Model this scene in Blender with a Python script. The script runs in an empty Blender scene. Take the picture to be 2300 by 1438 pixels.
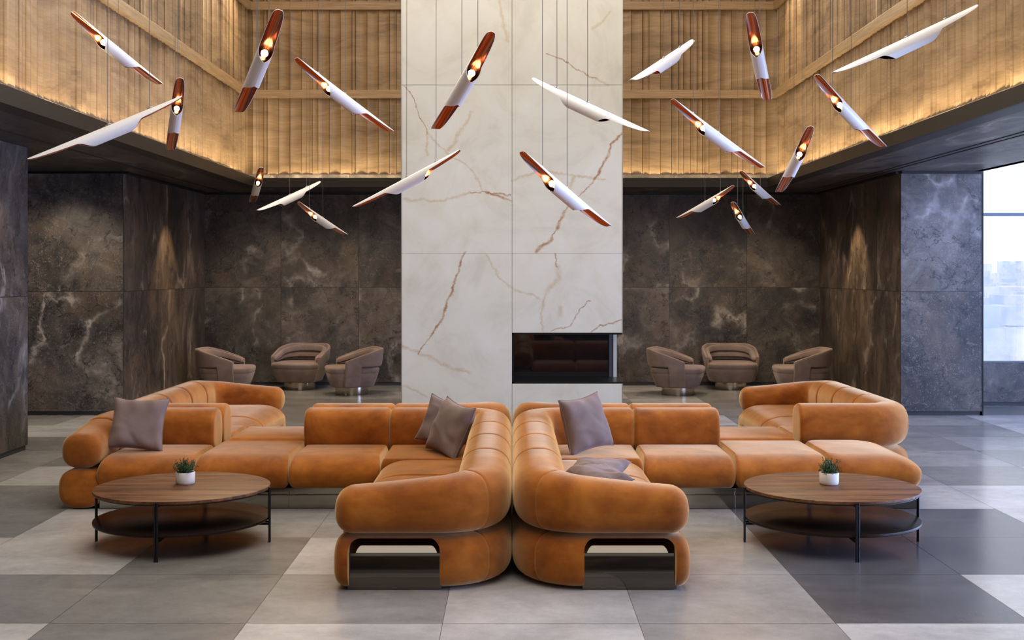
import bpy, bmesh, math, random
from mathutils import Vector, Matrix
random.seed(7)
R_ = math.radians
sin, cos, pi = math.sin, math.cos, math.pi
scn = bpy.context.scene
COL = scn.collection

# ------------------------------------------------------------------ camera
cam_d = bpy.data.cameras.new('camera'); cam = bpy.data.objects.new('camera', cam_d); COL.objects.link(cam)
cam.location = (0, 0, 1.8); cam.rotation_euler = (R_(90), 0, 0)
cam_d.sensor_width = 36; cam_d.sensor_fit = 'HORIZONTAL'
cam_d.lens = 36 * 2732 / 2300
cam_d.shift_y = -107 / 2300
cam_d.clip_end = 8000
scn.camera = cam
# ------------------------------------------------------------------ exposure
vs = scn.view_settings
vs.view_transform = 'Standard'; vs.look = 'None'; vs.gamma = 1; vs.use_curve_mapping = False
vs.exposure = 0.0
scn.cycles.max_bounces = 8; scn.cycles.diffuse_bounces = 4; scn.cycles.glossy_bounces = 4
scn.cycles.transparent_max_bounces = 8
scn.cycles.sample_clamp_indirect = 6
scn.cycles.caustics_reflective = False; scn.cycles.caustics_refractive = False
scn.cycles.use_denoising = True
# ------------------------------------------------------------------ world
w = bpy.data.worlds.new('sky'); scn.world = w; w.use_nodes = True
nt = w.node_tree; nt.nodes.clear()
o_ = nt.nodes.new('ShaderNodeOutputWorld'); bg = nt.nodes.new('ShaderNodeBackground')
tc = nt.nodes.new('ShaderNodeTexCoord'); sp = nt.nodes.new('ShaderNodeSeparateXYZ'); cr = nt.nodes.new('ShaderNodeValToRGB')
nt.links.new(tc.outputs['Generated'], sp.inputs[0]); nt.links.new(sp.outputs[2], cr.inputs[0])
cr.color_ramp.elements[0].position = 0.0; cr.color_ramp.elements[0].color = (0.97, 0.98, 1.0, 1)
cr.color_ramp.elements[1].position = 0.35; cr.color_ramp.elements[1].color = (0.72, 0.82, 1.0, 1)
nt.links.new(cr.outputs[0], bg.inputs[0]); bg.inputs[1].default_value = 1.1
nt.links.new(bg.outputs[0], o_.inputs[0])

# ------------------------------------------------------------------ lights of the place
def area(name, loc, rot, sx, sy, power, col, spread=None):
    d = bpy.data.lights.new(name, 'AREA'); d.shape = 'RECTANGLE'; d.size = sx; d.size_y = sy
    d.energy = power; d.color = col
    if spread: d.spread = spread
    o = bpy.data.objects.new(name, d); COL.objects.link(o); o.location = loc; o.rotation_euler = rot
    return o
WARM = (1.0, 0.80, 0.50)
# skylight of the atrium
area('skylight_glow', (0, 9.3, 6.9), (0, 0, 0), 6.6, 15.4, 930, (1.0, 0.95, 0.87))
# daylight through the long window wall on the right
area('daylight_right', (9.6, 9.0, 2.6), (0, R_(90), 0), 4.8, 14, 2700, (0.38, 0.54, 1.0))
# soft fill light added behind the camera, inside the closed front wall
area('front_fill', (1.0, -1.2, 3.0), (R_(78), 0, 0), 6.0, 3.0, 28, (1.0, 0.93, 0.88))
# hidden cove strips that wash the slatted wood from below
area('cove_back', (0, 18.17, 3.15), (R_(180), 0, 0), 7.5, 0.05, 62, WARM)
area('cove_left', (-3.86, 9.6, 3.15), (R_(180), 0, 0), 0.05, 17.0, 170, WARM)
area('cove_right', (3.86, 9.6, 3.15), (R_(180), 0, 0), 0.05, 17.0, 170, WARM)
def spot(name, loc, tgt, power, ang, blend=.6, col=(1.0, .72, .40), size=.03):
    d = bpy.data.lights.new(name, 'SPOT'); d.energy = power; d.spot_size = R_(ang); d.spot_blend = blend
    d.color = col; d.shadow_soft_size = size
    o = bpy.data.objects.new(name, d); COL.objects.link(o); o.location = loc
    o.rotation_euler = (Vector(tgt) - Vector(loc)).to_track_quat('-Z', 'Y').to_euler()
    return o
sun = bpy.data.objects.new('sun', bpy.data.lights.new('sun', 'SUN')); COL.objects.link(sun); sun.data.energy = .7; sun.data.angle = .05
sun.rotation_euler = Vector((.55, .6, -.55)).to_track_quat('-Z', 'Y').to_euler()
# warm area lights added high in the back corners for glow on the floor
for sx in (-1, 1):
    o = area('floor_glow_light', (sx * 3.2, 17.4, 6.3), (0, 0, 0), 1.1, .8, 110, (1.0, .74, .42))
    o.rotation_euler = (Vector((sx * 1.6, 7.4, 0)) - Vector(o.location)).to_track_quat('-Z', 'Y').to_euler()
# downlights in the recess ceilings
spot('downlight', (-4.35, 17.2, 3.05), (-4.80, 17.2, 1.2), 150, 60)
spot('downlight', (4.35, 17.2, 3.05), (4.80, 17.2, 1.2), 150, 60)
for x in (-3.9, -2.6, 2.6, 3.9): spot('downlight', (x, 18.1, 3.05), (x, 18.9, 0), 120, 110, .9, (1, .80, .58), .08)
spot('downlight', (-5.6, 14.0, 3.05), (-5.7, 15.1, 0.4), 190, 110, .8, (1, .86, .68), .08)
spot('downlight', (-4.3, 11.4, 3.05), (-4.9, 11.4, 1.2), 50, 80)

# ------------------------------------------------------------------ node helpers
class NT:
    def __init__(s, name):
        s.m = bpy.data.materials.new(name); s.m.use_nodes = True; s.t = s.m.node_tree
        s.b = s.t.nodes['Principled BSDF']; s.out = s.t.nodes['Material Output']
    def n(s, typ, **kw):
        x = s.t.nodes.new(typ)
        for k, v in kw.items(): setattr(x, k, v)
        return x
    def set(s, sock, v):
        if isinstance(v, bpy.types.NodeSocket): s.t.links.new(v, sock)
        elif v is not None: sock.default_value = v
    def math(s, op, a, b=None, c=None, clamp=False):
        x = s.n('ShaderNodeMath', operation=op); x.use_clamp = clamp
        s.set(x.inputs[0], a); s.set(x.inputs[1], b); s.set(x.inputs[2], c); return x.outputs[0]
    def vm(s, op, a, b=None, out=0):
        x = s.n('ShaderNodeVectorMath', operation=op); s.set(x.inputs[0], a)
        if b is not None:
            if op == 'SCALE': s.set(x.inputs[3], b)
            else: s.set(x.inputs[1], b)
        return x.outputs[out]
    def coord(s, kind='Object'): return s.n('ShaderNodeTexCoord').outputs[kind]
    def pos(s): return s.n('ShaderNodeNewGeometry').outputs['Position']
    def noise(s, vec, scale, detail=4, rough=.5, dist=0, out='Fac', dims='3D'):
        x = s.n('ShaderNodeTexNoise'); s.set(x.inputs['Vector'], vec); x.inputs['Scale'].default_value = scale
        x.inputs['Detail'].default_value = detail; x.inputs['Roughness'].default_value = rough
        x.inputs['Distortion'].default_value = dist; return x.outputs[out]
    def map(s, vec, scale=(1, 1, 1), loc=(0, 0, 0), rot=(0, 0, 0)):
        x = s.n('ShaderNodeMapping'); s.set(x.inputs[0], vec); x.inputs['Scale'].default_value = scale
        x.inputs['Location'].default_value = loc; x.inputs['Rotation'].default_value = rot; return x.outputs[0]
    def ramp(s, fac, stops, interp='LINEAR'):
        x = s.n('ShaderNodeValToRGB'); e = x.color_ramp.elements; x.color_ramp.interpolation = interp
        while len(e) < len(stops): e.new(0.5)
        for i, (p, c) in enumerate(stops):
            e[i].position = p; e[i].color = (c[0], c[1], c[2], 1) if not isinstance(c, (int, float)) else (c, c, c, 1)
        s.set(x.inputs[0], fac); return x.outputs[0]
    def mix(s, fac, a, b, mode='MIX'):
        x = s.n('ShaderNodeMix', data_type='RGBA', blend_type=mode)
        s.set(x.inputs[0], fac)
        for i, v in ((6, a), (7, b)):
            if isinstance(v, tuple) and len(v) == 3: v = (*v, 1)
            s.set(x.inputs[i], v)
        return x.outputs[2]
    def mr(s, v, a, b, c, d):
        x = s.n('ShaderNodeMapRange'); s.set(x.inputs[0], v)
        for i, q in enumerate((a, b, c, d)): x.inputs[i + 1].default_value = q
        return x.outputs[0]
    def bump(s, h, strength=.3, dist=.01):
        x = s.n('ShaderNodeBump'); s.set(x.inputs['Height'], h); x.inputs['Strength'].default_value = strength
        x.inputs['Distance'].default_value = dist; s.t.links.new(x.outputs[0], s.b.inputs['Normal'])
    def p(s, **kw):
        for k, v in kw.items():
            k = k.replace('_', ' ')
            if isinstance(v, tuple) and len(v) == 3: v = (*v, 1)
            s.set(s.b.inputs[k], v)
        return s.m

def simple(name, col, rough=.5, metal=0, **kw):
    t = NT(name); return t.p(Base_Color=col, Roughness=rough, Metallic=metal, **kw)

# ------------------------------------------------------------------ materials
def velvet(name, a, b, c, sheen_col, sheen=.7, wr=1.0):
    t = NT(name); co = t.coord()
    n1 = t.noise(co, 2.6, 5, .6, .6); n2 = t.noise(t.map(co, (1, 1, 1.7)), 9, 4, .6)
    f = t.math('ADD', t.math('MULTIPLY', n1, .72), t.math('MULTIPLY', n2, .28))
    col = t.ramp(f, [(.36, a), (.5, b), (.64, c)])
    fine = t.noise(co, 420, 2, .6)
    t.bump(t.math('ADD', t.math('MULTIPLY', fine, .12), t.math('MULTIPLY', t.noise(co, 11, 3, .5, .4), .8 * wr)), .22, .012)
    return t.p(Base_Color=col, Roughness=.85, Specular_IOR_Level=.15, Sheen_Weight=sheen, Sheen_Roughness=.42, Sheen_Tint=sheen_col)
M_OR = velvet('orange_velvet', (.175, .042, .004), (.28, .077, .007), (.385, .122, .014), (1, .71, .38), .9)
M_MV = velvet('mauve_velvet', (.165, .115, .10), (.195, .14, .124), (.225, .160, .140), (1, .80, .74), .25, .7)
M_CH = velvet('taupe_velvet', (.17, .122, .103), (.21, .152, .13), (.25, .184, .158), (1, .84, .75), .35, .4)

def chrome(name, col, rough): return simple(name, col, rough, 1.0)
M_SMOKE = chrome('smoked_mirror_metal', (.13, .116, .097), .06)
M_PLINTH = chrome('plinth_bronze_mirror', (.34, .315, .27), .10)
M_BRASS = chrome('brushed_warm_metal', (.48, .42, .34), .2)
M_BLACKM = simple('black_metal', (.018, .019, .021), .32, .6)
M_BLACK = simple('black_void', (.006, .006, .006), .5)
M_BEAM = simple('dark_bronze', (.018, .015, .012), .45, .2, Specular_IOR_Level=.35)
M_GLASSB = simple('black_glass', (.010, .009, .009), .03, 0, Specular_IOR_Level=.5, IOR=1.45)
M_POT = simple('white_ceramic', (.72, .68, .63), .6)
M_SOIL = simple('soil', (.09, .045, .025), .95)
M_LEAF = simple('leaf_green', (.028, .075, .022), .55)
M_LEAF2 = simple('leaf_green_light', (.075, .15, .045), .55)
M_WHITE = simple('white_lacquer', (.80, .79, .80), .38)
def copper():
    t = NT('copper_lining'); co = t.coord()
    st = t.noise(t.map(co, (.5, 55, 55)), 1.0, 3, .6)  # grey and copper streaks paint reflections into the lining colour
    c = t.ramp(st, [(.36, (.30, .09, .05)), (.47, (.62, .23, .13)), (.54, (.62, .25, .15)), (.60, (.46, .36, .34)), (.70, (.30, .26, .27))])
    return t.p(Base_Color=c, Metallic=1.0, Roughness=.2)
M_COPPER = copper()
M_CORD = simple('cord_grey', (.12, .11, .10), .5)
M_CLIP = simple('clip_steel', (.5, .5, .5), .3, 1)
def emit(name, col, st):
    t = NT(name); return t.p(Base_Color=(0, 0, 0), Emission_Color=col, Emission_Strength=st)
M_BULB = emit('lit_bulb', (1, .70, .36), 14)
M_BODY = emit('lit_bulb_body', (1, .55, .2), 3.0)

def tabletop():
    t = NT('walnut'); co = t.coord()
    a = t.noise(t.map(co, (.7, 7, 4)), 2.0, 8, .66, .9)
    b = t.noise(t.map(co, (3, 60, 20)), 3.2, 4, .6)
    f = t.math('ADD', t.math('MULTIPLY', a, .75), t.math('MULTIPLY', b, .25))
    col = t.ramp(f, [(.34, (.030, .011, .005)), (.45, (.088, .034, .013)), (.54, (.150, .062, .024)), (.66, (.225, .100, .042))])
    t.bump(b, .15, .003)
    return t.p(Base_Color=col, Roughness=.5, Specular_IOR_Level=.25)
M_WAL = tabletop()
M_SHELF = simple('dark_gloss_shelf', (.020, .012, .009), .28, 0, Specular_IOR_Level=.15)
M_SHELFE = simple('anthracite_edge', (.06, .06, .065), .35, .3)

def wood():
    t = NT('oak_slats'); co = t.pos()
    wv = t.vm('ADD', co, t.vm('SCALE', t.noise(co, .7, 3, .5, out='Color'), .7))
    a = t.noise(t.map(wv, (.45, .45, 3.2)), 1.5, 7, .62, .7)
    b = t.noise(t.map(co, (2.2, 2.2, 34)), 2.0, 5, .6, .3)
    c = t.noise(t.map(co, (.8, .8, 1.2)), 1.1, 3, .5)
    f = t.math('ADD', t.math('ADD', t.math('MULTIPLY', a, .55), t.math('MULTIPLY', b, .2)), t.math('MULTIPLY', c, .25))
    col = t.ramp(f, [(.34, (.105, .063, .030)), (.45, (.195, .124, .063)), (.55, (.285, .188, .100)), (.68, (.39, .27, .152))])
    t.bump(b, .25, .004)
    return t.p(Base_Color=col, Roughness=.55)
M_OAK = wood()
def oak_beam():
    t = NT('oak_rail'); co = t.pos()
    b = t.noise(t.map(co, (1.2, 1.2, 30)), 2.0, 6, .6, .3)
    col = t.ramp(b, [(.35, (.21, .132, .066)), (.55, (.29, .192, .104)), (.7, (.35, .236, .132))])
    return t.p(Base_Color=col, Roughness=.55)
M_RAIL = oak_beam()

def stone(name, axis, off, step, zoff, zstep, tint=(1, 1, 1), rough=.36, streak=(1, 1, 1)):
    """large dark slabs; axis = the horizontal axis the slabs run along"""
    t = NT(name); co = t.pos(); s = t.n('ShaderNodeSeparateXYZ'); t.set(s.inputs[0], co)
    h = s.outputs[axis]; z = s.outputs[2] if axis != 2 else s.outputs[1]
    hi = t.math('DIVIDE', t.math('SUBTRACT', h, off), step); zi = t.math('DIVIDE', t.math('SUBTRACT', z, zoff), zstep)
    cell = t.n('ShaderNodeCombineXYZ'); t.set(cell.inputs[0], t.math('FLOOR', hi)); t.set(cell.inputs[1], t.math('FLOOR', zi))
    wn = t.n('ShaderNodeTexWhiteNoise'); wn.noise_dimensions = '3D'; t.set(wn.inputs['Vector'], cell.outputs[0])
    off_v = t.vm('SCALE', wn.outputs['Color'], 9.0)
    p = t.vm('ADD', t.map(co, streak), off_v)
    big = t.noise(p, .9, 6, .6, .9)
    mid = t.noise(t.vm('ADD', p, (4, 2, 7)), 3.5, 10, .76, 1.0)
    f = t.math('ADD', t.math('MULTIPLY', big, .6), t.math('MULTIPLY', mid, .4))
    def C(*c): return tuple(c[i] * tint[i] for i in range(3))
    col = t.ramp(f, [(.38, C(.020, .018, .019)), (.46, C(.043, .037, .033)), (.53, C(.078, .064, .054)), (.59, C(.130, .107, .089)), (.68, C(.22, .19, .165))])
    # warm rusty clouds
    col = t.mix(t.ramp(t.noise(t.vm('ADD', p, (9, 9, 1)), 1.3, 4, .6, .8), [(.50, 0), (.72, .55)]), col, C(.135, .092, .055))
    # pale speckle
    sp1 = t.noise(co, 60, 4, .8); region = t.ramp(t.noise(t.vm('ADD', p, (1, 5, 3)), 1.7, 3, .6), [(.42, 0), (.62, 1)])
    spk = t.math('MULTIPLY', t.ramp(sp1, [(.58, 0), (.66, 1)]), t.math('MULTIPLY_ADD', region, .75, .22))
    col = t.mix(spk, col, C(.27, .24, .21))
    # crack veins, light
    wv = t.vm('ADD', p, t.vm('SCALE', t.noise(p, 2.2, 5, .6, out='Color'), .55))
    v = t.math('ABSOLUTE', t.math('SUBTRACT', t.noise(wv, .75, 2, .45), .5))
    gate = t.ramp(t.noise(t.vm('ADD', p, (3, 8, 5)), 1.1, 4, .7), [(.46, 0), (.64, 1)])
    vein = t.math('MULTIPLY', t.ramp(v, [(0, 1), (.008, .6), (.022, .12), (.05, 0)]), gate)
    grit = t.noise(co, 190, 2, .8); col = t.mix(t.ramp(grit, [(.30, .55), (.48, 0)]), col, C(.016, .014, .013))
    col = t.mix(t.math('MULTIPLY', vein, .9), col, C(.36, .32, .28))
    v2 = t.math('ABSOLUTE', t.math('SUBTRACT', t.noise(t.vm('ADD', wv, (7, 1, 2)), 2.4, 3, .6), .5))
    vein2 = t.math('MULTIPLY', t.ramp(v2, [(0, 1), (.006, 0)]), .5)
    col = t.mix(vein2, col, C(.20, .17, .15))
    # dark cracks
    v3 = t.math('ABSOLUTE', t.math('SUBTRACT', t.noise(t.vm('ADD', wv, (2, 2, 9)), 1.4, 4, .6), .5))
    col = t.mix(t.ramp(v3, [(0, .8), (.009, 0)]), col, C(.006, .006, .006))
    # joints
    def edge(q, st):
        fr = t.math('FRACT', q); d = t.math('MINIMUM', fr, t.math('SUBTRACT', 1.0, fr)); return t.math('LESS_THAN', d, .003 / st)
    j = t.math('MAXIMUM', edge(hi, step), edge(zi, zstep))
    col = t.mix(j, col, (.004, .004, .004))
    rg = t.mr(mid, .3, .7, rough - .05, rough + .16)
    t.bump(t.math('ADD', t.math('MULTIPLY', mid, .6), t.math('MULTIPLY', sp1, .4)), .35, .012)
    return t.p(Base_Color=col, Roughness=rg, Specular_IOR_Level=.5)
M_ST_BACK = stone('dark_stone_back', 0, -4.91, 1.235, .05, 1.51)
M_ST_SLAB = stone('dark_stone_slab', 0, -4.89 - 12.4, 1.55, .05, 1.51, (1.25, 1.22, 1.2))
M_ST_SIDE = stone('dark_stone_side', 1, 15.3, 1.0, .05, 1.51, (1.15, 1.04, .95), .35, (1, 1.35, .85))
M_ST_LEFT = stone('dark_stone_left', 1, 12.36 - 14, 1.4, .05, 1.51, (.95, .95, 1.0), .35, (1, 1.35, .85))
M_ST_RIGHT = stone('dark_stone_right', 0, 5.91 - 10.8, 1.35, .05, 1.51, (1.5, 1.5, 1.6))
M_ST_CEIL = stone('dark_stone_ceiling', 0, -4.9, 2.45, 0, 3.0, (.8, .78, .78), .34, (1, .35, 1))
M_BASEB = simple('baseboard_dark', (.035, .034, .036), .45)

def floor_mat(name, base, k):
    t = NT(name); co = t.vm('ADD', t.pos(), (k * 7.3, k * 3.1, 0))
    a = t.noise(t.map(co, (1, 1.4, 1)), 1.4, 7, .62, .5); b = t.noise(co, 9, 6, .7, .3); c = t.noise(co, 70, 3, .7)
    f = t.math('ADD', t.math('MULTIPLY', a, .6), t.math('ADD', t.math('MULTIPLY', b, .28), t.math('MULTIPLY', c, .12)))
    d = tuple(x * .78 for x in base); u = tuple(min(1, x * 1.2) for x in base)
    col = t.ramp(f, [(.38, d), (.5, base), (.62, u)])
    return t.p(Base_Color=col, Roughness=t.mr(a, .32, .68, .19, .235), Specular_IOR_Level=.5)
M_FL = [floor_mat('concrete_tile_pale', (.42, .40, .385), 0), floor_mat('concrete_tile_grey', (.275, .26, .248), 1),
        floor_mat('concrete_tile_mid', (.20, .19, .18), 2), floor_mat('concrete_tile_dark', (.095, .09, .095), 3)]
M_GROUT = simple('grout', (.10, .095, .09), .8)

def marble():
    t = NT('white_onyx_marble'); co = t.pos()
    co = t.vm('MULTIPLY', co, (1, 1, 1))
    s = t.n('ShaderNodeSeparateXYZ'); t.set(s.inputs[0], co)
    q = t.n('ShaderNodeCombineXYZ'); t.set(q.inputs[0], s.outputs[0]); t.set(q.inputs[1], s.outputs[2])
    P = q.outputs[0]
    w1 = t.vm('SCALE', t.vm('SUBTRACT', t.noise(P, 3.5, 5, .65, out='Color'), (.5, .5, .5)), .16)
    w2 = t.vm('SCALE', t.vm('SUBTRACT', t.noise(P, 22, 4, .7, out='Color'), (.5, .5, .5)), .035)
    PW = t.vm('MULTIPLY', t.vm('ADD', P, t.vm('ADD', w1, w2)), (1, 1, 0))
    K = 14.25 / 2732
    def pt(x, y): return ((x - 1150) * K, 1.8 - (y - 612) * K, 0)
    def chain(lines):
        cur = None
        for wd, pts in lines:
            for (x0, y0), (x1, y1) in zip(pts[:-1], pts[1:]):
                a = Vector(pt(x0, y0)); b = Vector(pt(x1, y1)); ba = b - a
                pa = t.vm('SUBTRACT', PW, tuple(a))
                h = t.math('MULTIPLY', t.vm('DOT_PRODUCT', pa, tuple(ba), 1), 1 / ba.dot(ba), clamp=True)
                sc = t.n('ShaderNodeVectorMath', operation='SCALE'); sc.inputs[0].default_value = tuple(ba); t.set(sc.inputs[3], h)
                d = t.math('DIVIDE', t.vm('LENGTH', t.vm('SUBTRACT', pa, sc.outputs[0]), None, 1), wd)
                cur = d if cur is None else t.math('MINIMUM', cur, d)
        return cur
    strong = [(.020, [(1042, 570), (1028, 620), (1012, 665), (990, 716), (968, 755)]), (.012, [(968, 755), (938, 795)]),
              (.012, [(1060, 436), (1085, 432), (1150, 438)]), (.020, [(1095, 432), (1150, 449)]),
              (.022, [(1395, 300), (1370, 328), (1360, 366), (1335, 400)]), (.012, [(1335, 400), (1300, 440), (1270, 475)]),
              (.030, [(1270, 475), (1250, 512)]), (.012, [(1250, 512), (1234, 535)]), (.030, [(1234, 535), (1205, 567)]),
              (.012, [(1225, 124), (1265, 135), (1300, 160), (1335, 176)]),
              (.016, [(1395, 717), (1350, 735), (1330, 748)]), (.010, [(1240, 743), (1280, 728), (1302, 698), (1325, 675)]),
              (.014, [(1245, 570), (1252, 600)]), (.010, [(905, 195), (930, 225), (958, 300)])]
    faint = [(.024, [(905, 447), (980, 452), (1060, 436)]), (.022, [(1085, 432), (1075, 400), (1052, 375)]),
             (.02, [(958, 300), (1010, 345), (1060, 380)]), (.03, [(1010, 335), (1035, 295), (1060, 255)]), (.02, [(958, 300), (962, 350)]),
             (.02, [(1150, 408), (1200, 390), (1250, 390), (1300, 398), (1360, 400)]), (.03, [(1292, 398), (1280, 425)]),
             (.02, [(1335, 176), (1368, 192)]), (.02, [(1330, 70), (1372, 28)]), (.03, [(1120, 0), (1130, 60), (1145, 92)]),
             (.05, [(1252, 600), (1255, 625), (1228, 655)]), (.022, [(1228, 655), (1215, 700), (1220, 745)]),
             (.018, [(1150, 652), (1180, 660), (1215, 675)]), (.022, [(1093, 575), (1120, 620), (1150, 650)]),
             (.03, [(940, 795), (985, 812), (1050, 838)]), (.03, [(905, 775), (940, 790)]), (.02, [(905, 868), (960, 890)]),
             (.05, [(1258, 690), (1260, 705)])]
    ds = chain(strong); df = chain(faint)
    cl = t.noise(P, 1.1, 7, .62, 1.8)
    base = t.ramp(cl, [(.34, (.56, .545, .47)), (.48, (.625, .608, .530)), (.62, (.645, .635, .572)), (.74, (.665, .66, .61))])
    v = t.math('ABSOLUTE', t.math('SUBTRACT', t.noise(t.vm('ADD', PW, (3, 3, 3)), .8, 3, .5, .6), .5))
    base = t.mix(t.math('MULTIPLY', t.ramp(v, [(0, 1), (.02, .3), (.06, 0)]), .18), base, (.55, .47, .34))
    br = t.noise(P, 9, 4, .7)
    col = t.mix(t.math('MULTIPLY', t.ramp(df, [(0, .85), (.5, .4), (1.5, 0)]), t.ramp(br, [(.3, .25), (.6, .8)])), base, (.46, .33, .17))
    col = t.mix(t.math('MULTIPLY', t.ramp(ds, [(0, .25), (1.0, .18), (1, 0)]), 1.0), col, (.55, .40, .22))
    col = t.mix(t.math('MULTIPLY', t.ramp(ds, [(0, 1), (.35, .7), (.8, 0)]), t.ramp(br, [(.32, .35), (.6, 1)])), col, (.30, .135, .06))
    return t.p(Base_Color=col, Roughness=.16, Specular_IOR_Level=.45)
M_MARB = marble()
M_JOINT = simple('marble_joint', (.20, .18, .16), .7)

def glass_pane():
    t = NT('window_glass'); t.t.nodes.remove(t.b)
    tr = t.n('ShaderNodeBsdfTransparent'); gl = t.n('ShaderNodeBsdfGlossy'); gl.inputs['Roughness'].default_value = .02
    fr = t.n('ShaderNodeFresnel'); mx = t.n('ShaderNodeMixShader')
    t.set(mx.inputs[0], t.math('MULTIPLY', fr.outputs[0], .6)); t.t.links.new(tr.outputs[0], mx.inputs[1]); t.t.links.new(gl.outputs[0], mx.inputs[2])
    t.t.links.new(mx.outputs[0], t.out.inputs[0]); return t.m
M_PANE = glass_pane()
M_FRAME = simple('window_frame_grey', (.13, .14, .17), .4, .3)
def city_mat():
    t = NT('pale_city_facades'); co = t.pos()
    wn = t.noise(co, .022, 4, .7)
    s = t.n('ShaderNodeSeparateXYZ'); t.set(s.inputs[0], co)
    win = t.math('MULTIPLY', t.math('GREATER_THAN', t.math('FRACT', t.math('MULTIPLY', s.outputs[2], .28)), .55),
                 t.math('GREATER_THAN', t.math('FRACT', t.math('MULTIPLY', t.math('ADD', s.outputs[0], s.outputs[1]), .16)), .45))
    col = t.ramp(wn, [(.40, (.62, .70, .86)), (.5, (.80, .82, .90)), (.60, (.92, .91, .90))])  # distance haze is put into these pale bluish facade colours
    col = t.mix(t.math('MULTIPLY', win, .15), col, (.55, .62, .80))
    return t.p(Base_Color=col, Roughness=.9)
M_CITY = city_mat()

# ------------------------------------------------------------------ geometry helpers
class MB:
    def __init__(s): s.v = []; s.f = []; s.mi = []
    def add(s, vs, fs, mi=0):
        b = len(s.v); s.v += [tuple(v) for v in vs]; s.f += [tuple(i + b for i in f) for f in fs]; s.mi += [mi] * len(fs); return s
    def box(s, x0, x1, y0, y1, z0, z1, mi=0):
        return s.add([(x0, y0, z0), (x1, y0, z0), (x1, y1, z0), (x0, y1, z0), (x0, y0, z1), (x1, y0, z1), (x1, y1, z1), (x0, y1, z1)],
                     [(0, 3, 2, 1), (4, 5, 6, 7), (0, 1, 5, 4), (1, 2, 6, 5), (2, 3, 7, 6), (3, 0, 4, 7)], mi)
    def tube(s, pts, r, n=12, mi=0):
        pts = [Vector(p) for p in pts]; rr = r if isinstance(r, (list, tuple)) else [r] * len(pts); vs = []
        for i, p in enumerate(pts):
            d = (pts[min(i + 1, len(pts) - 1)] - pts[max(i - 1, 0)]).normalized()
            u = d.orthogonal().normalized() if i == 0 else (u - d * u.dot(d)).normalized()
            w = d.cross(u)
            vs += [p + (u * cos(2 * pi * k / n) + w * sin(2 * pi * k / n)) * rr[i] for k in range(n)]
        fs = [(i * n + k, i * n + (k + 1) % n, (i + 1) * n + (k + 1) % n, (i + 1) * n + k) for i in range(len(pts) - 1) for k in range(n)]
        fs.append(tuple(range(n))[::-1]); fs.append(tuple((len(pts) - 1) * n + k for k in range(n)))
        return s.add(vs, fs, mi)
    def lathe(s, prof, cx=0, cy=0, n=48, mi=0):
        vs = [(cx + r * cos(2 * pi * k / n), cy + r * sin(2 * pi * k / n), z) for r, z in prof for k in range(n)]
        fs = [(i * n + k, i * n + (k + 1) % n, (i + 1) * n + (k + 1) % n, (i + 1) * n + k) for i in range(len(prof) - 1) for k in range(n)]
        fs.append(tuple(range(n))[::-1]); fs.append(tuple((len(prof) - 1) * n + k for k in range(n)))
        return s.add(vs, fs, mi)
    def rings(s, rings, mi=0, cap=True):
        n = len(rings[0]); vs = [p for r in rings for p in r]
        fs = [(i * n + k, i * n + (k + 1) % n, (i + 1) * n + (k + 1) % n, (i + 1) * n + k) for i in range(len(rings) - 1) for k in range(n)]
        if cap: fs.append(tuple(range(n))[::-1]); fs.append(tuple((len(rings) - 1) * n + k for k in range(n)))
        return s.add(vs, fs, mi)
    def mirror(s): s.v = [(-x, y, z) for x, y, z in s.v]; s.f = [f[::-1] for f in s.f]; return s

def mesh_obj(name, mb, mats, parent=None, off=(0, 0, 0), smooth=False, bevel=0, recalc=True, auto=40):
    me = bpy.data.meshes.new(name)
    me.from_pydata([(x - off[0], y - off[1], z - off[2]) for x, y, z in mb.v], [], mb.f)
    if not isinstance(mats, (list, tuple)): mats = [mats]
    for m in mats: me.materials.append(m)
    if len(mats) > 1: me.polygons.foreach_set('material_index', mb.mi)
    if recalc:
        bm = bmesh.new(); bm.from_mesh(me); bmesh.ops.recalc_face_normals(bm, faces=bm.faces); bm.to_mesh(me); bm.free()
    if smooth:
        me.polygons.foreach_set('use_smooth', [True] * len(me.polygons))
        if auto: me.set_sharp_from_angle(angle=R_(auto))
    me.update()
    o = bpy.data.objects.new(name, me); COL.objects.link(o)
    if parent: o.parent = parent
    if bevel:
        b = o.modifiers.new('bevel', 'BEVEL'); b.width = bevel; b.segments = 2; b.limit_method = 'ANGLE'; b.angle_limit = R_(50)
    return o
def tag(o, label, cat, group=None):
    o['label'] = label; o['category'] = cat
    if group: o['group'] = group
    return o
def thing(name, loc, label, cat, group=None, rz=0):
    o = bpy.data.objects.new(name, None); COL.objects.link(o); o.location = loc; o.rotation_euler = (0, 0, rz); o.empty_display_size = .1
    return tag(o, label, cat, group)
def struct(name, mb, mats, **kw):
    o = mesh_obj(name, mb, mats, **kw)
    if not kw.get('parent'): o['kind'] = 'structure'
    return o

# ================================================================== THE SETTING
ZC = 3.07           # recess ceiling
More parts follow.
